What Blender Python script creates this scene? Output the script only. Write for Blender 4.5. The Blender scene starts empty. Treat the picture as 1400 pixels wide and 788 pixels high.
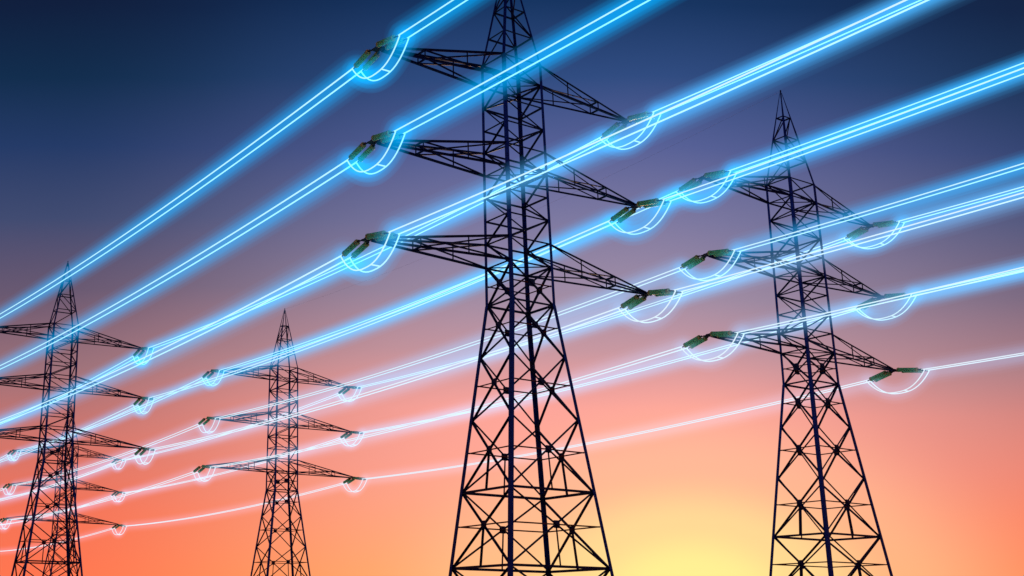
import bpy, bmesh, math, random
from mathutils import Vector, Matrix
R = math.radians
random.seed(7)
scene = bpy.context.scene
COL = scene.collection

# ------------------------------------------------------------------ colours
def lin(c):
    c = c / 255.0
    return c / 12.92 if c <= 0.04045 else ((c + 0.055) / 1.055) ** 2.4
def rgb(r, g, b): return (lin(r), lin(g), lin(b), 1.0)

# ------------------------------------------------------------------ materials
def new_mat(name):
    m = bpy.data.materials.new(name); m.use_nodes = True
    nt = m.node_tree; nt.nodes.clear()
    return m, nt, nt.nodes.new('ShaderNodeOutputMaterial')

def painted(name, c1, c2, rough=0.5, metal=0.0, scale=3.0, bump=0.0, spec=0.4, coat=0.0):
    m, nt, out = new_mat(name)
    p = nt.nodes.new('ShaderNodeBsdfPrincipled')
    tc = nt.nodes.new('ShaderNodeTexCoord')
    n = nt.nodes.new('ShaderNodeTexNoise'); n.inputs['Scale'].default_value = scale; n.inputs['Detail'].default_value = 6
    r = nt.nodes.new('ShaderNodeValToRGB')
    r.color_ramp.elements[0].position = 0.35; r.color_ramp.elements[0].color = (*c1, 1)
    r.color_ramp.elements[1].position = 0.68; r.color_ramp.elements[1].color = (*c2, 1)
    nt.links.new(tc.outputs['Object'], n.inputs['Vector'])
    nt.links.new(n.outputs['Fac'], r.inputs['Fac'])
    nt.links.new(r.outputs['Color'], p.inputs['Base Color'])
    p.inputs['Roughness'].default_value = rough; p.inputs['Metallic'].default_value = metal
    p.inputs['Specular IOR Level'].default_value = spec
    p.inputs['Coat Weight'].default_value = coat
    if bump:
        b = nt.nodes.new('ShaderNodeBump'); b.inputs['Strength'].default_value = bump
        nt.links.new(n.outputs['Fac'], b.inputs['Height']); nt.links.new(b.outputs['Normal'], p.inputs['Normal'])
    nt.links.new(p.outputs['BSDF'], out.inputs['Surface'])
    return m

STEEL_LEG = painted('glow_tinted_steel', (0.004, 0.026, 0.20), (0.006, 0.036, 0.27), 0.5, 0.0, 2.5, spec=0.1)  # blue of the cable glow put into the leg colour
STEEL = painted('dark_painted_steel', (0.003, 0.009, 0.045), (0.006, 0.018, 0.085), 0.5, 0.0, 4.0, spec=0.15)  # dark paint; its blue cast stands in for light from the cables
RUST = painted('rusty_tie_steel', (0.10, 0.022, 0.010), (0.26, 0.06, 0.022), 0.75, 0.0, 5.0)
YOKE = painted('hardware_steel', (0.020, 0.014, 0.018), (0.09, 0.035, 0.028), 0.45, 0.2, 6.0)
def glazed(name, c1, c2, through):
    # green glass sheds: part of the sky behind shines through them
    m = painted(name, c1, c2, 0.3, 0.0, 2.0, spec=0.5, coat=0.3)
    nt = m.node_tree; out = [n for n in nt.nodes if n.type == 'OUTPUT_MATERIAL'][0]
    p = [n for n in nt.nodes if n.type == 'BSDF_PRINCIPLED'][0]; r = [n for n in nt.nodes if n.type == 'VALTORGB'][0]
    t = nt.nodes.new('ShaderNodeBsdfTranslucent'); mx = nt.nodes.new('ShaderNodeMixShader'); mx.inputs[0].default_value = 0.55
    t.inputs['Color'].default_value = (*through, 1)
    nt.links.new(p.outputs[0], mx.inputs[1]); nt.links.new(t.outputs[0], mx.inputs[2]); nt.links.new(mx.outputs[0], out.inputs['Surface'])
    return m
GLASS = glazed('green_insulator_glass', (0.12, 0.78, 0.38), (0.28, 0.80, 0.30), (0.74, 0.98, 0.66))
CAP = glazed('amber_end_cap_glaze', (0.80, 0.56, 0.16), (0.88, 0.74, 0.34), (0.98, 0.86, 0.45))
EARTH = painted('grey_wire_metal', (0.55, 0.52, 0.60), (0.65, 0.62, 0.70), 0.6, 0.3, 2.0)
SOIL = painted('field_soil_and_grass', (0.035, 0.045, 0.018), (0.075, 0.062, 0.032), 0.95, 0.0, 0.6, bump=0.4)

def glow_wire(name, col, s):
    m, nt, out = new_mat(name)
    e = nt.nodes.new('ShaderNodeEmission'); e.inputs['Color'].default_value = (*col, 1); e.inputs['Strength'].default_value = s
    nt.links.new(e.outputs[0], out.inputs['Surface'])
    return m
def halo_volume(name, col, s0, s1=None, axis=None, half_len=1.0, red=1.1):
    """added halo standing in for the shine round a cable: an emitting volume; its strength may run from s0 to s1 along the span"""
    m, nt, out = new_mat(name)
    e = nt.nodes.new('ShaderNodeEmission'); e.inputs['Color'].default_value = (*col, 1); e.inputs['Strength'].default_value = s0
    if axis is not None:
        tc = nt.nodes.new('ShaderNodeTexCoord')
        d = nt.nodes.new('ShaderNodeVectorMath'); d.operation = 'DOT_PRODUCT'; d.inputs[1].default_value = axis
        nt.links.new(tc.outputs['Object'], d.inputs[0])
        mr = nt.nodes.new('ShaderNodeMapRange')
        for k, v in (('From Min', -half_len), ('From Max', half_len), ('To Min', s0), ('To Max', s1)): mr.inputs[k].default_value = v
        nt.links.new(d.outputs['Value'], mr.inputs['Value']); nt.links.new(mr.outputs['Result'], e.inputs['Strength'])
    # the added halo also takes some red out of what is seen through it
    ab = nt.nodes.new('ShaderNodeVolumeAbsorption'); ab.inputs['Color'].default_value = (0.0, 1.0, 1.0, 1); ab.inputs['Density'].default_value = s0 * red
    if axis is not None:
        mu = nt.nodes.new('ShaderNodeMath'); mu.operation = 'MULTIPLY'; mu.inputs[1].default_value = red
        nt.links.new(mr.outputs['Result'], mu.inputs[0]); nt.links.new(mu.outputs[0], ab.inputs['Density'])
    ad = nt.nodes.new('ShaderNodeAddShader'); nt.links.new(e.outputs[0], ad.inputs[0]); nt.links.new(ab.outputs[0], ad.inputs[1])
    nt.links.new(ad.outputs[0], out.inputs['Volume'])
    return m
def mixc(a, b, t): return tuple(p + (q - p) * t for p, q in zip(a, b))
def tone(pk):
    """colour of a cable and of its glow for a given peak radiance of the glow"""
    t = max(0.0, min(1.0, (pk - 0.12) / 0.5))
    return mixc((0.86, 0.88, 0.96), (0.55, 0.93, 1.0), t), mixc((0.40, 0.54, 0.82), (0.0, 0.40, 0.95), min(1.0, t * 1.6)), 1.1 * min(1.0, t * 1.6)
LAYERS = [(1.75, 0.17), (1.4, 0.26), (1.08, 0.33), (0.78, 0.24)]      # radius, share of the peak radiance
JLAYERS = [(1.3, 0.24), (0.95, 0.34), (0.6, 0.30)]

# ------------------------------------------------------------------ object helpers
def empty(name, M, label, cat, group=None):
    o = bpy.data.objects.new(name, None); COL.objects.link(o)
    o.matrix_world = M; o.empty_display_size = 0.5
    o['label'] = label; o['category'] = cat
    if group: o['group'] = group
    return o
def link_mesh(name, bm, mat, parent=None, smooth=False):
    me = bpy.data.meshes.new(name)
    bmesh.ops.recalc_face_normals(bm, faces=bm.faces)
    bm.to_mesh(me); bm.free()
    if smooth:
        for f in me.polygons: f.use_smooth = True
    me.materials.append(mat)
    o = bpy.data.objects.new(name, me); COL.objects.link(o)
    o.parent = parent
    return o
def copy_tree(o, parent=None):
    c = o.copy(); COL.objects.link(c)
    if parent is not None: c.parent = parent
    for ch in KIDS.get(o.name, []):
        copy_tree(ch, c)
    return c
KIDS = {}
def index_kids():
    KIDS.clear()
    for o in COL.objects:
        if o.parent: KIDS.setdefault(o.parent.name, []).append(o)

# ------------------------------------------------------------------ shape helpers
def frame(a, b, up):
    z = (b - a).normalized()
    x = up - z * up.dot(z)
    if x.length < 1e-4: x = Vector((1, 0, 0)) - z * z.x
    x.normalize(); y = z.cross(x)
    return x, y, z
def prism(bm, a, b, prof, up=Vector((0, 0, 1))):
    a, b = Vector(a), Vector(b)
    x, y, z = frame(a, b, up)
    r0 = [bm.verts.new(a + x * p + y * q) for p, q in prof]
    r1 = [bm.verts.new(b + x * p + y * q) for p, q in prof]
    n = len(prof)
    for i in range(n):
        bm.faces.new((r0[i], r0[(i + 1) % n], r1[(i + 1) % n], r1[i]))
    bm.faces.new(r0[::-1]); bm.faces.new(r1)
def angle(bm, a, b, s, up=Vector((0, 0, 1)), t=None):
    """rolled steel angle section between two points, its heel centred on the line"""
    t = t or s * 0.16; h = s * 0.5
    prism(bm, a, b, [(-h, -h), (h, -h), (h, -h + t), (-h + t, -h + t), (-h + t, h), (-h, h)], up)
def rod(bm, a, b, r, n=8):
    prism(bm, a, b, [(r * math.cos(2 * math.pi * i / n), r * math.sin(2 * math.pi * i / n)) for i in range(n)], Vector((0.13, 0.21, 0.95)))
def lathe(bm, a, b, prof, n=14):
    """surface of revolution on the axis a-b; prof = (distance, radius)"""
    a, b = Vector(a), Vector(b)
    x, y, z = frame(a, b, Vector((0, 0, 1)))
    rings = []
    for d, r in prof:
        c = a + z * d
        rings.append([bm.verts.new(c + (x * math.cos(2 * math.pi * i / n) + y * math.sin(2 * math.pi * i / n)) * r) for i in range(n)])
    for p, q in zip(rings, rings[1:]):
        for i in range(n):
            bm.faces.new((p[i], p[(i + 1) % n], q[(i + 1) % n], q[i]))
    bm.faces.new(rings[0][::-1]); bm.faces.new(rings[-1])
def tube(bm, pts, r, n=8, round_ends=0, r_end=None):
    pts = [Vector(p) for p in pts]
    tang = [(pts[min(i + 1, len(pts) - 1)] - pts[max(i - 1, 0)]).normalized() for i in range(len(pts))]
    st = []
    if round_ends:
        for k in range(round_ends):
            a = math.pi / 2 * (k + 0.35) / round_ends
            st.append((pts[0] - tang[0] * r * math.cos(a), tang[0], r * math.sin(a)))
    re = r if r_end is None else r_end
    st += [(p, t, r + (re - r) * i / (len(pts) - 1)) for i, (p, t) in enumerate(zip(pts, tang))]
    r = re
    if round_ends:
        for k in reversed(range(round_ends)):
            a = math.pi / 2 * (k + 0.35) / round_ends
            st.append((pts[-1] + tang[-1] * r * math.cos(a), tang[-1], r * math.sin(a)))
    side0 = None; rings = []
    for p, t, rr in st:
        s = t.cross(Vector((0, 0, 1)))
        if s.length < 1e-3: s = side0 or Vector((1, 0, 0))
        s.normalize()
        if side0 and s.dot(side0) < 0: s = -s
        side0 = s
        u = s.cross(t)
        rings.append([bm.verts.new(p + (s * math.cos(2 * math.pi * i / n) + u * math.sin(2 * math.pi * i / n)) * rr) for i in range(n)])
    for a_, b_ in zip(rings, rings[1:]):
        for i in range(n):
            bm.faces.new((a_[i], a_[(i + 1) % n], b_[(i + 1) % n], b_[i]))
    bm.faces.new(rings[0][::-1]); bm.faces.new(rings[-1])
def plate(bm, c, x, y, w, h, t):
    c, x, y = Vector(c), Vector(x).normalized(), Vector(y).normalized()
    z = x.cross(y)
    k = 0.22
    out = [(-w, -h + h * k), (-w + w * k, -h), (w - w * k, -h), (w, -h + h * k), (w, h - h * k), (w - w * k, h), (-w + w * k, h), (-w, h - h * k)]
    prism(bm, c - z * t / 2, c + z * t / 2, [(p, q) for p, q in out], x)

# ------------------------------------------------------------------ the pylon (origin: axis at the top of the upper arm; +X right arm, +Y towards the viewer)
W1, WW, ASP, SL = 1.944, 2.140, 0.7255, 0.1301
ZW = -21.178
ZX = [-18.0, ZW, ZW - 4.299, ZW - 9.322, ZW - 14.8755, ZW - 20.5675, -47.5]
APEX = 10.377
ARM = [13.412, 13.877, 14.457]
def half(z):
    if z >= 0: return W1 + (0.07 - W1) * z / APEX
    if z >= ZW: return W1 + (WW - W1) * z / ZW
    return WW + SL * (ZW - z)
def corner(sx, sy, z):
    h = half(z); return Vector((sx * h, sy * h * ASP, z))
CORN = {'L': (-1, -1), 'N': (-1, 1), 'R': (1, 1), 'F': (1, -1)}
def cn(k, z): return corner(*CORN[k], z)
FACES = [('L', 'N', Vector((-1, 0, 0))), ('R', 'F', Vector((1, 0, 0))), ('N', 'R', Vector((0, 1, 0))), ('F', 'L', Vector((0, -1, 0)))]

def build_pylon():
    root = bpy.data.objects.new('lattice_pylon', None); COL.objects.link(root)
    # corner legs: heel at the corner, flanges lying in the two faces
    for k, (sx, sy) in CORN.items():
        bm = bmesh.new()
        zs = [-47.9, ZX[5], ZX[3], ZW, -10.0, 0.0, APEX * 0.55, APEX]
        for z0, z1 in zip(zs, zs[1:]):
            s = 0.30 if z1 <= ZW else 0.255 if z1 <= 0 else 0.18
            t = s * 0.13
            prof = [(0, 0), (s, 0), (s, t), (t, t), (t, s), (0, s)]
            a, b = cn(k, z0), cn(k, z1)
            o_ = Vector((sx * s * 0.4, sy * s * 0.4, 0)); a = a + o_; b = b + (o_ if z1 < APEX else Vector((sx * 0.03, sy * 0.03, 0)))
            r0 = [bm.verts.new(a + Vector((-sx * p, -sy * q, 0))) for p, q in prof]
            ss = s if z1 < APEX else 0.06
            prof1 = [(p * ss / s, q * ss / s) for p, q in prof]
            r1 = [bm.verts.new(b + Vector((-sx * p, -sy * q, 0))) for p, q in prof1]
            for i in range(6): bm.faces.new((r0[i], r0[(i + 1) % 6], r1[(i + 1) % 6], r1[i]))
            bm.faces.new(r0[::-1]); bm.faces.new(r1)
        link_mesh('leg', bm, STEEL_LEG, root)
    # peak
    bm = bmesh.new()
    lv = [0.0, 2.5, 5.0, 7.5]
    for i, z in enumerate(lv):
        for a, b, nrm in FACES:
            if i: angle(bm, cn(a, z), cn(b, z), 0.13, nrm)
        z2 = (lv + [APEX])[i + 1]
        if i < 3:
            k1, k2 = (('L', 'R') if i % 2 == 0 else ('R', 'L'))
            for far in ('N', 'F'):
                nrm = Vector((0, 1 if far == 'N' else -1, 0)) if k2 == 'R' else Vector((-1, 0, 0))
                # from the heavy node up to the side corner and on to the opposite heavy node
                angle(bm, cn(k1, z), cn(far, z2), 0.13, Vector((-1, 0, 0)))
                if i: angle(bm, cn(far, z), cn(k2, z2), 0.13, Vector((1, 0, 0)))
    link_mesh('peak', bm, STEEL, root)
    bm = bmesh.new(); rod(bm, (0, 0, APEX - 0.6), (0, 0, APEX + 0.35), 0.07)
    link_mesh('peak_spike', bm, STEEL, root)
    # shaft: nine panels of zigzag bracing and their horizontals
    bm = bmesh.new()
    for i in range(10):
        z = -2.0 * i
        for a, b, nrm in FACES: angle(bm, cn(a, z), cn(b, z), 0.13, nrm)
        if i == 9: break
        z2 = z - 2.0
        for a, b, nrm in FACES:
            hub = a if a in 'LR' else b
            other = b if hub == a else a
            heavy = (hub == 'L' and i % 2 == 0) or (hub == 'R' and i % 2 == 1)
            p, q = (hub, other) if heavy else (other, hub)
            angle(bm, cn(p, z) - nrm * 0.03, cn(q, z2) - nrm * 0.03, 0.13, nrm)
    for i in (0, 4, 8):   # plan bracing where the arms meet the shaft
        rod(bm, cn('L', -2.0 * i - 2) + Vector((0, 0, 0.05)), cn('R', -2.0 * i - 2) + Vector((0, 0, 0.05)), 0.05, 6)
        rod(bm, cn('N', -2.0 * i - 2) - Vector((0, 0, 0.06)), cn('F', -2.0 * i - 2) - Vector((0, 0, 0.06)), 0.05, 6)
    link_mesh('shaft_bracing', bm, STEEL, root)
    # lower body: X-braced panels with gusset plates at the crossings and a thin tie ring
    for j, (z0, z1) in enumerate(zip(ZX, ZX[1:])):
        bm = bmesh.new(); ring = bmesh.new()
        w0, w1 = half(z0), half(z1)
        zc = z0 + (z1 - z0) * w0 / (w0 + w1)
        for a, b, nrm in FACES:
            angle(bm, cn(a, z0) - nrm * 0.02, cn(b, z1) - nrm * 0.02, 0.15, nrm)
            angle(bm, cn(b, z0) - nrm * 0.09, cn(a, z1) - nrm * 0.09, 0.15, nrm)
            if j in (0, 3, 4):
                angle(bm, cn(a, z1), cn(b, z1), 0.16 if j == 0 else 0.19, nrm)
            rod(ring, cn(a, zc) - nrm * 0.16, cn(b, zc) - nrm * 0.16, 0.055, 6)
            c = (cn(a, z0).lerp(cn(b, z1), w0 / (w0 + w1)))
            if j in (3, 4):
                foot = (cn(a, z1) + cn(b, z1)) / 2
                angle(bm, c - nrm * 0.05, foot - nrm * 0.05, 0.14, nrm)
            gp = bmesh.new()
            e = (cn(b, z1) - cn(a, z1)).normalized()
            w = 0.30 if j else 0.33
            plate(gp, c - nrm * 0.05, e, Vector((0, 0, 1)), w, w * 0.95, 0.05)
            link_mesh('gusset_plate', gp, STEEL, root)
        link_mesh('cross_bracing', bm, STEEL, root)
        link_mesh('tie_ring', ring, RUST, root)
    # six cross arms
    for s in (-1, 1):
        for i in range(3):
            zt = -8.0 * i; zb = zt - 2.0
            tipp = Vector((s * (ARM[i] - 0.25), 0, zb - 0.03))
            bm = bmesh.new()
            fr = {}
            for sy in (-1, 1):
                ct, cb = corner(s, sy, zt), corner(s, sy, zb)
                ttop = tipp + Vector((0, sy * 0.10, 0.10)); tbot = tipp + Vector((0, sy * 0.10, -0.06))
                nrm = Vector((0, sy, 0))
                angle(bm, ct, ttop, 0.165, nrm); angle(bm, cb, tbot, 0.165, nrm)
                P = {f: (ct.lerp(ttop, f), cb.lerp(tbot, f)) for f in (0.31, 0.66)}
                for f, (u, v) in P.items(): angle(bm, u, v, 0.12, nrm)
                angle(bm, ct - nrm * 0.04, P[0.66][1] - nrm * 0.04, 0.11, nrm)
                angle(bm, cb - nrm * 0.10, P[0.66][0] - nrm * 0.10, 0.11, nrm)
                fr[sy] = P
            for k in (0, 1):
                angle(bm, fr[-1][0.66][k], fr[1][0.66][k], 0.13)
            a = link_mesh('cross_arm', bm, STEEL, root)
            tp = bmesh.new()
            plate(tp, tipp + Vector((s * 0.12, 0, 0.02)), (1, 0, 0), (0, 1, 0), 0.42, 0.30, 0.08)
            rod(tp, tipp + Vector((-0.42 * s - 0.2 * s, 0, -0.04)), tipp + Vector((0.62 * s, 0, -0.04)), 0.085)
            t = link_mesh('tip_plate', tp, STEEL, a)
    return root

PYL = {'A': (14.4533, 94.1529, 46.4154, 0.5513), 'B': (46.8471, 118.754, 45.0104, 0.5743), 'C': (-43.3039, 184.3249, 45.8434, 0.524),
       'D': (-9.8025, 206.7404, 44.1091, 0.5412), 'E': (-66.2388, 295.4803, 43.2811, 0.6)}
PLABEL = {'A': 'largest black steel lattice pylon in the centre, its peak cut off by the top edge',
          'B': 'tall dark lattice pylon on the right, its whole pointed peak in view',
          'C': 'dark lattice pylon at far left with its left arms cut off by the edge',
          'D': 'small dark lattice pylon left of the central one, standing alone against orange sky',
          'E': 'smallest and most distant lattice pylon, half hidden behind the far left pylon'}
PN = {'A': 'central pylon', 'B': 'right pylon', 'C': 'far left pylon', 'D': 'small second pylon', 'E': 'smallest hidden pylon'}
def tower_matrix(k):
    x, y, z, a = PYL[k]
    ca, sa = math.cos(a), math.sin(a)
    # local X = (cos, sin), local Y = (sin, -cos): mirrored handedness is avoided by flipping the proto, see below
    return Matrix(((ca, sa, 0, x), (sa, -ca, 0, y), (0, 0, 1, z), (0, 0, 0, 1)))
# local frame used in the fit is left handed; real objects use X' = -X so that every matrix is a plain rotation
def rot_matrix(k):
    x, y, z, a = PYL[k]
    return Matrix.Translation((x, y, z)) @ Matrix.Rotation(a + math.pi, 4, 'Z')
def L2W(k, q):
    return tower_matrix(k) @ Vector(q)
MIRROR = Matrix.Diagonal((-1, 1, 1, 1))

proto = build_pylon()
for o in list(COL.objects):
    if o.type == 'MESH':
        o.data.transform(MIRROR); o.data.flip_normals()
index_kids()
for i, k in enumerate('ABCDE'):
    o = proto if i == 0 else copy_tree(proto)
    o.matrix_world = rot_matrix(k)
    o['label'] = PLABEL[k]; o['category'] = 'pylon'; o['group'] = 'lattice pylons of the two power lines'

# ------------------------------------------------------------------ insulator pairs (origin at the arm tip, +Y along the line)
OFFX, CSP = -0.2, 0.42
NEAR = (3.72, 0.64); FAR = (3.0, 0.72)
def build_insulators(reach, drop, s0, s1):
    root = bpy.data.objects.new('insulator_pair', None); COL.objects.link(root)
    d = Vector((0, reach, -drop)).normalized()
    bm = bmesh.new()
    for sx in (-1, 1):
        rod(bm, (sx * 0.16, 0.02, -0.06), Vector((sx * CSP, 0, 0)) + d * (s0 - 0.02), 0.05)
        rod(bm, Vector((sx * CSP, 0, 0)) + d * (s0 - 0.3), Vector((sx * CSP, 0, 0)) + d * s0, 0.075)
    plate(bm, (0, 0.22, -0.09), (1, 0, 0), (0, 1, 0), 0.34, 0.2, 0.07)
    link_mesh('yoke', bm, YOKE, root)
    for sx in (-1, 1):
        a = Vector((sx * CSP, 0, 0)) + d * s0; b = Vector((sx * CSP, 0, 0)) + d * s1
        L = (b - a).length; n = 13
        prof = [(0.0, 0.10), (0.02, 0.19)]
        for q in range(n):
            u = 0.05 + (L - 0.10) * q / n; w = (L - 0.10) / n
            prof += [(u, 0.185), (u + w * 0.12, 0.225), (u + w * 0.70, 0.218), (u + w * 0.82, 0.185)]
        prof += [(L - 0.02, 0.19), (L, 0.10)]
        bm = bmesh.new(); lathe(bm, a, b, prof)
        st = link_mesh('insulator_string', bm, GLASS, root)
        for e0, e1 in ((-0.06, 0.14), (L - 0.16, L + 0.06)):
            bm = bmesh.new(); dd = (b - a).normalized()
            lathe(bm, a + dd * e0, a + dd * e1, [(0, 0.12), (0.02, 0.235), (e1 - e0 - 0.02, 0.235), (e1 - e0, 0.12)], 14)
            link_mesh('end_cap', bm, CAP, st)
        bm = bmesh.new()
        rod(bm, b, Vector((sx * CSP, reach, -drop)) - d * 0.15, 0.06)
        link_mesh('clamp', bm, YOKE, root)
    return root

ins_near = build_insulators(*NEAR, 0.8, 2.95)
ins_far = build_insulators(*FAR, 0.72, 2.55)
index_kids()
used = set()
ARMN = ['top', 'middle', 'bottom']; SIDE = {-1: 'left', 1: 'right'}
def place(proto_, k, s, i, far):
    o = proto_ if proto_.name not in used else copy_tree(proto_)
    used.add(proto_.name)
    p = L2W(k, (s * ARM[i] + OFFX, 0, -8 * i - 2.05))
    a = PYL[k][3] + math.pi
    o.matrix_world = Matrix.Translation(p) @ Matrix.Rotation(a + (math.pi if far else 0), 4, 'Z')
    o['label'] = 'green insulator pair at %s\'s %s %s arm tip, %s' % (PN[k], ARMN[i], SIDE[s], 'facing away from viewer' if far else 'on the viewer side')
    o['category'] = 'insulator'; o['group'] = 'insulator pairs at the arm tips'
for k in 'ABCDE':
    for i in range(3):
        for s in (-1, 1):
            place(ins_near, k, s, i, False)
            place(ins_far, k, s, i, True)

# ------------------------------------------------------------------ glowing spans and jumper loops
SAG = 1.1
V1 = Vector((56.7, -89.0, 1.7)); VC = Vector((-57.0, 89.5, -0.6)); VE = Vector((-56.5, 88.5, -0.8))
def att(k, s, i, far, x=0.0, back=0.0):
    q = Vector((s * ARM[i] + OFFX + x, 0, -8 * i - 2.05))
    q += Vector((0, -(FAR[0] - back), -FAR[1] * (1 - back / FAR[0]))) if far else Vector((0, NEAR[0] - back, -NEAR[1] * (1 - back / NEAR[0])))
    return L2W(k, q)
def parabola(P0, P1, n, sag=SAG):
    out = []
    for j in range(n + 1):
        t = j / n; q = P0.lerp(P1, t); q.z -= 4 * sag * t * (1 - t); out.append(q)
    return out
def graze(p, ax):
    v = p.normalized(); return max(0.2, v.cross(ax).length)
def span(k0, k1, s, i, pk0, pk1, label, vec=None):
    """a twin-conductor span from the far end of pylon k0 to the viewer end of pylon k1; vec replaces an unseen pylon;
    pk0, pk1 = peak radiance of the glow at the two ends"""
    def ends(x, back):
        if k0 and k1: return att(k0, s, i, True, x, back), att(k1, s, i, False, x, back)
        if k0: return att(k0, s, i, True, x, back), att(k0, s, i, False, x, back) + vec
        return att(k1, s, i, False, x, back), att(k1, s, i, True, x, back) + vec
    c0, c1 = ends(0, 0)
    mid = c0.lerp(c1, 0.5); ax = (c1 - c0).normalized(); hl = (c1 - c0).length / 2
    wcol, acol, red = tone((pk0 + pk1) / 2)
    root = empty('cable_span', Matrix.Translation(mid), label, 'cable', 'glowing twin cable spans')
    near = k0 is None
    wm = glow_wire('glowing_conductor', wcol, 1.0)
    r0 = WR[k1 or k0]; r1 = r0 * 0.6 if near else r0
    for x in (-CSP, CSP):
        p0, p1 = ends(x, 0.42)
        bm = bmesh.new(); tube(bm, [p - mid for p in parabola(p0, p1, 28)], r0, 8, 0, r1)
        link_mesh('conductor', bm, wm, root, smooth=True)
    pts = parabola(c0, c1, 16)
    g0, g1 = graze(c0, ax), graze(c1, ax)
    for r, sh in LAYERS:
        ra = r * 0.92 if near else r; rb = r * 0.2 if near else r
        m = halo_volume('added_halo', acol, pk0 * sh * g0 / (2 * ra), pk1 * sh * g1 / (2 * rb), ax, hl, red)
        bm = bmesh.new(); tube(bm, [p - mid for p in pts], ra, 14, 3, rb)
        link_mesh('glow', bm, m, root)
    return root
WR = {'A': 0.053, 'B': 0.055, 'C': 0.062, 'D': 0.058, 'E': 0.065}

def jumper(k, s, i, pk):
    T = L2W(k, (s * ARM[i] + OFFX, 0, -8 * i - 2.05))
    y0, y1 = -FAR[0], NEAR[0]
    def curve(x, n, p=2.5, deep=1.78):
        out = []
        for j in range(n + 1):
            t = 0.5 - 0.5 * math.cos(math.pi * j / n); u = 2 * t - 1        # denser near the steep ends
            z = -(FAR[1] + (NEAR[1] - FAR[1]) * t) - deep * (1 - abs(u) ** p)
            out.append(L2W(k, (s * ARM[i] + OFFX + x, y0 + (y1 - y0) * t, -8 * i - 2.05 + z)) - T)
        return out
    root = empty('jumper_loop', Matrix.Translation(T), 'glowing jumper loop hanging under the %s\'s %s %s arm tip' % (PN[k], ARMN[i], SIDE[s]), 'jumper cable', 'jumper loops under the arm tips')
    wcol, acol, red = tone(pk)
    wm = glow_wire('glowing_jumper', wcol, 1.0)
    for x in (-CSP, CSP):
        bm = bmesh.new(); tube(bm, curve(x, 26), WR[k], 8)
        link_mesh('conductor', bm, wm, root, smooth=True)
    q = 15
    bm = bmesh.new(); rod(bm, curve(-CSP, 26)[q], curve(CSP, 26)[q], WR[k] * 1.05)
    link_mesh('spacer', bm, wm, root)
    for r, sh in JLAYERS:
        m = halo_volume('added_halo_loop', acol, 1.05 * pk * sh / (2 * r), red=red)
        bm = bmesh.new(); tube(bm, curve(0, 14, 2.0, 1.7), r, 14, 3)
        link_mesh('glow', bm, m, root)
    return root

# peak radiance of the glow at the pylons, per phase (side, arm): A B C D E and the unseen ends
PK = {'near_A': {(-1, 0): .50, (-1, 1): .48, (-1, 2): .30, (1, 0): .34, (1, 1): .32, (1, 2): .30},
      'A': {(-1, 0): .56, (-1, 1): .54, (-1, 2): .42, (1, 0): .38, (1, 1): .44, (1, 2): .26},
      'C': {(-1, 0): .38, (-1, 1): .38, (-1, 2): .34, (1, 0): .40, (1, 1): .34, (1, 2): .22},
      'near_B': {(-1, 0): .34, (-1, 1): .44, (-1, 2): .34, (1, 0): .38, (1, 1): .42, (1, 2): .22},
      'B': {(-1, 0): .46, (-1, 1): .36, (-1, 2): .25, (1, 0): .38, (1, 1): .34, (1, 2): .22},
      'D': {(-1, 0): .34, (-1, 1): .24, (-1, 2): .20, (1, 0): .26, (1, 1): .22, (1, 2): .18},
      'E': {(-1, 0): .24, (-1, 1): .22, (-1, 2): .18, (1, 0): .22, (1, 1): .18, (1, 2): .15}}
for s in (-1, 1):
    for i in range(3):
        w = '%s %s arm' % (ARMN[i], SIDE[s]); q = (s, i)
        span(None, 'A', s, i, PK['A'][q], PK['near_A'][q], 'bright blue twin cable rising toward viewer from the central pylon\'s ' + w, V1)
        span('A', 'C', s, i, PK['A'][q], PK['C'][q], 'glowing blue twin cable from central pylon\'s %s back to far left pylon' % w)
        span('C', None, s, i, PK['C'][q], PK['C'][q], 'glowing twin cable running off the left edge from far left pylon\'s ' + w, VC)
        span(None, 'B', s, i, PK['B'][q], PK['near_B'][q], 'glowing twin cable rising to the right edge from right pylon\'s ' + w, V1)
        span('B', 'D', s, i, PK['B'][q], PK['D'][q], 'pale glowing twin cable from right pylon\'s %s to small second pylon' % w)
        span('D', 'E', s, i, PK['D'][q], PK['E'][q], 'thin pale twin cable from small second pylon\'s %s to smallest pylon' % w)
        span('E', None, s, i, PK['E'][q], PK['E'][q], 'thin pale twin cable leaving smallest hidden pylon\'s %s toward the left' % w, VE)
        for k in 'ABCDE':
            jumper(k, s, i, PK[k][q])

# dim earth wire between the peaks of the rear line
p0, p1 = L2W('B', (0, 0, APEX + 0.2)), L2W('D', (0, 0, APEX + 0.2))
bm = bmesh.new(); tube(bm, parabola(p0, p1, 40, 1.6), 0.007, 6)
o = link_mesh('earth_wire', bm, EARTH); o['label'] = 'thin dim earth wire sagging between the peaks of the right and small second pylons'; o['category'] = 'wire'

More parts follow.
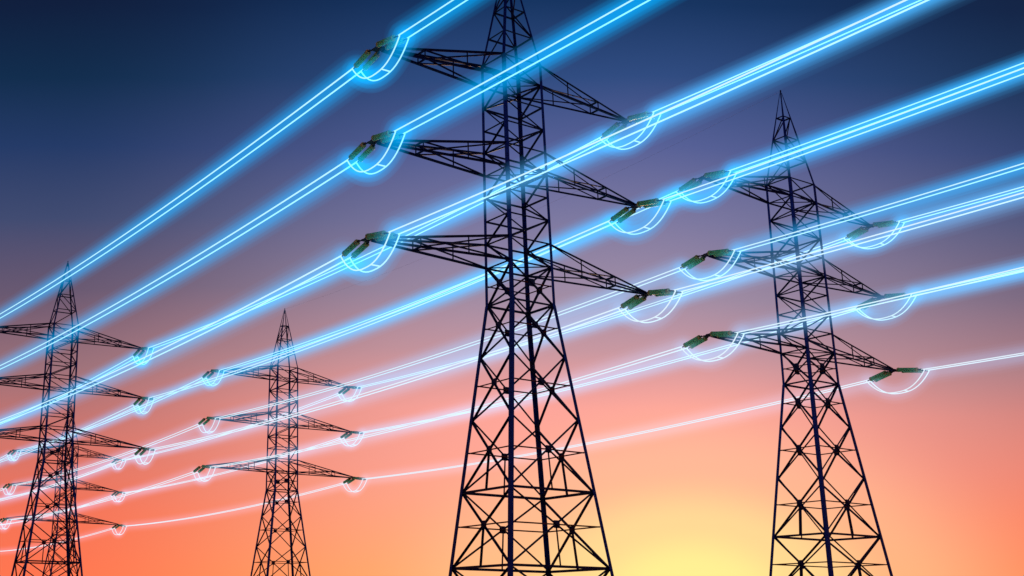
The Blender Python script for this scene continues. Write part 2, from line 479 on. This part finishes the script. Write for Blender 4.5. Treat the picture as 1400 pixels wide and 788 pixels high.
# ------------------------------------------------------------------ ground (below the frame), shaped to meet every pylon's feet
def ground_z(x, y):
    num = den = 0.0
    for k, (px, py, pz, a) in PYL.items():
        w = 1.0 / ((x - px) ** 2 + (y - py) ** 2 + 30.0) ** 1.5
        num += w * (pz - 47.5); den += w
    w = 1.0 / (x * x + y * y + 30.0) ** 1.5
    num += w * (-1.7); den += w
    return num / den
bm = bmesh.new()
ticks = [-4000, -2000, -1000, -600, -400] + list(range(-300, 401, 14)) + [500, 700, 1200, 2200, 4000]
vs = [[bm.verts.new((x, y, ground_z(x, y) + (random.uniform(-0.08, 0.08) if abs(x) < 350 and y < 420 else 0))) for x in ticks] for y in ticks]
for j in range(len(ticks) - 1):
    for i in range(len(ticks) - 1):
        bm.faces.new((vs[j][i], vs[j][i + 1], vs[j + 1][i + 1], vs[j + 1][i]))
g = link_mesh('ground', bm, SOIL, smooth=True); g['kind'] = 'structure'

# ------------------------------------------------------------------ sky
world = bpy.data.worlds.new('World'); scene.world = world; world.use_nodes = True
nt = world.node_tree; nt.nodes.clear()
out = nt.nodes.new('ShaderNodeOutputWorld')
SUN_AZ, SUN_EL = R(15.7), R(1.0)          # azimuth measured from +Y towards +X
def math_node(op, a, b=None, c=None):
    n = nt.nodes.new('ShaderNodeMath'); n.operation = op
    for i, v in enumerate((a, b, c)):
        if v is None: continue
        if isinstance(v, (int, float)): n.inputs[i].default_value = v
        else: nt.links.new(v, n.inputs[i])
    return n.outputs[0]
tc = nt.nodes.new('ShaderNodeTexCoord')
nz = nt.nodes.new('ShaderNodeVectorMath'); nz.operation = 'NORMALIZE'
nt.links.new(tc.outputs['Generated'], nz.inputs[0])
sep = nt.nodes.new('ShaderNodeSeparateXYZ'); nt.links.new(nz.outputs[0], sep.inputs[0])
el = math_node('ARCSINE', sep.outputs['Z'])
az = math_node('ARCTAN2', sep.outputs['X'], sep.outputs['Y'])
# slow unevenness of the air: bends the colour bands a little
ns = nt.nodes.new('ShaderNodeTexNoise'); ns.inputs['Scale'].default_value = 3.2; ns.inputs['Detail'].default_value = 2
nt.links.new(nz.outputs[0], ns.inputs['Vector'])
wob = math_node('MULTIPLY', math_node('SUBTRACT', ns.outputs['Fac'], 0.5), 0.03)
# at the same height over the horizon the sky darkens away from the view's middle
az2 = math_node('MINIMUM', math_node('MULTIPLY', az, az), 0.30)
elw = math_node('ADD', math_node('MULTIPLY', el, math_node('ADD', math_node('MULTIPLY', az2, 0.56), 1.0)), wob)
SCALE_EL = R(40)
fac = math_node('DIVIDE', elw, SCALE_EL)
def ramp(stops):
    r = nt.nodes.new('ShaderNodeValToRGB'); cr = r.color_ramp; cr.interpolation = 'LINEAR'
    while len(cr.elements) < len(stops): cr.elements.new(0.5)
    for e, (p, c) in zip(cr.elements, stops): e.position = p; e.color = c
    nt.links.new(fac, r.inputs['Fac'])
    return r.outputs['Color']
def E(deg): return deg / 40.0
centre = ramp([(0.0, rgb(255, 182, 105)), (E(2.5), rgb(255, 178, 116)), (E(5.4), rgb(255, 170, 136)), (E(7.5), rgb(255, 166, 148)), (E(10.2), rgb(250, 163, 154)),
               (E(12.9), rgb(198, 150, 160)), (E(15.6), rgb(158, 139, 164)), (E(19.1), rgb(122, 119, 160)), (E(22.5), rgb(84, 95, 150)), (E(25.8), rgb(44, 74, 128)),
               (E(29.2), rgb(15, 50, 96)), (E(36), rgb(8, 34, 70))])
edge = ramp([(0.0, rgb(255, 118, 76)), (E(2.5), rgb(255, 116, 80)), (E(5.4), rgb(244, 113, 86)), (E(8.8), rgb(210, 116, 106)), (E(12.2), rgb(156, 112, 121)),
             (E(15.6), rgb(104, 87, 112)), (E(19.1), rgb(62, 73, 112)), (E(22.5), rgb(32, 56, 102)), (E(25.8), rgb(10, 42, 76)), (E(29.2), rgb(9, 27, 60)), (E(36), rgb(6, 20, 46))])
mr = nt.nodes.new('ShaderNodeMapRange'); mr.interpolation_type = 'SMOOTHSTEP'
mr.inputs['From Min'].default_value = R(3); mr.inputs['From Max'].default_value = R(26.5)
nt.links.new(math_node('ABSOLUTE', math_node('SUBTRACT', az, R(12.0))), mr.inputs['Value'])
mix = nt.nodes.new('ShaderNodeMix'); mix.data_type = 'RGBA'
nt.links.new(mr.outputs['Result'], mix.inputs['Factor']); nt.links.new(centre, mix.inputs['A']); nt.links.new(edge, mix.inputs['B'])
# bright air round the sun, wider than it is high
dx = math_node('MULTIPLY', math_node('SUBTRACT', az, SUN_AZ), 0.70)
dy = math_node('SUBTRACT', el, SUN_EL)
dist = math_node('SQRT', math_node('ADD', math_node('MULTIPLY', dx, dx), math_node('MULTIPLY', dy, dy)))
halo = nt.nodes.new('ShaderNodeValToRGB'); hr = halo.color_ramp; hr.interpolation = 'EASE'
stops = [(0.0, rgb(255, 252, 150), 1.0), (0.17, rgb(255, 244, 152), 0.88), (0.36, rgb(255, 228, 155), 0.72), (0.60, rgb(255, 202, 154), 0.42), (1.0, rgb(255, 180, 150), 0.0)]
while len(hr.elements) < len(stops): hr.elements.new(0.5)
for e, (p, c, al) in zip(hr.elements, stops): e.position = p; e.color = (c[0], c[1], c[2], al)
nt.links.new(math_node('DIVIDE', dist, R(10.4)), halo.inputs['Fac'])
mix2 = nt.nodes.new('ShaderNodeMix'); mix2.data_type = 'RGBA'
nt.links.new(halo.outputs['Alpha'], mix2.inputs['Factor']); nt.links.new(mix.outputs['Result'], mix2.inputs['A']); nt.links.new(halo.outputs['Color'], mix2.inputs['B'])
bg = nt.nodes.new('ShaderNodeBackground'); nt.links.new(mix2.outputs['Result'], bg.inputs['Color']); bg.inputs['Strength'].default_value = 1.0
sky = nt.nodes.new('ShaderNodeTexSky'); sky.sky_type = 'NISHITA'; sky.sun_disc = False
sky.sun_elevation = SUN_EL; sky.sun_rotation = SUN_AZ
bg2 = nt.nodes.new('ShaderNodeBackground'); nt.links.new(sky.outputs['Color'], bg2.inputs['Color']); bg2.inputs['Strength'].default_value = 0.004
ad = nt.nodes.new('ShaderNodeAddShader'); nt.links.new(bg.outputs[0], ad.inputs[0]); nt.links.new(bg2.outputs[0], ad.inputs[1])
nt.links.new(ad.outputs[0], out.inputs['Surface'])

sun = bpy.data.lights.new('sun', 'SUN'); sun.energy = 0.5; sun.angle = R(0.6); sun.color = (1.0, 0.55, 0.28)
so = bpy.data.objects.new('sun', sun); COL.objects.link(so)
sd = Vector((math.sin(SUN_AZ) * math.cos(SUN_EL), math.cos(SUN_AZ) * math.cos(SUN_EL), math.sin(SUN_EL)))
so.rotation_euler = sd.to_track_quat('Z', 'Y').to_euler(); so.location = (60, 200, 120)

# ------------------------------------------------------------------ camera
cam = bpy.data.cameras.new('camera'); co = bpy.data.objects.new('camera', cam); COL.objects.link(co)
cam.sensor_fit = 'HORIZONTAL'; cam.sensor_width = 36.0
cam.lens = 1658.97 / 1400 * 36.0
cam.shift_x = 236.06 / 1400; cam.shift_y = 0.0
cam.clip_start = 0.1; cam.clip_end = 12000
co.location = (0, 0, 0); co.rotation_euler = (math.pi / 2 + 0.2762, -0.0034, 0)
co.rotation_mode = 'XYZ'
scene.camera = co

# ------------------------------------------------------------------ render settings
scene.view_settings.view_transform = 'Standard'; scene.view_settings.look = 'None'
scene.view_settings.exposure = 0.0; scene.view_settings.gamma = 1.0; scene.view_settings.use_curve_mapping = False
scene.render.engine = 'CYCLES'
scene.cycles.max_bounces = 4; scene.cycles.transparent_max_bounces = 512; scene.cycles.volume_bounces = 0
scene.cycles.use_denoising = True
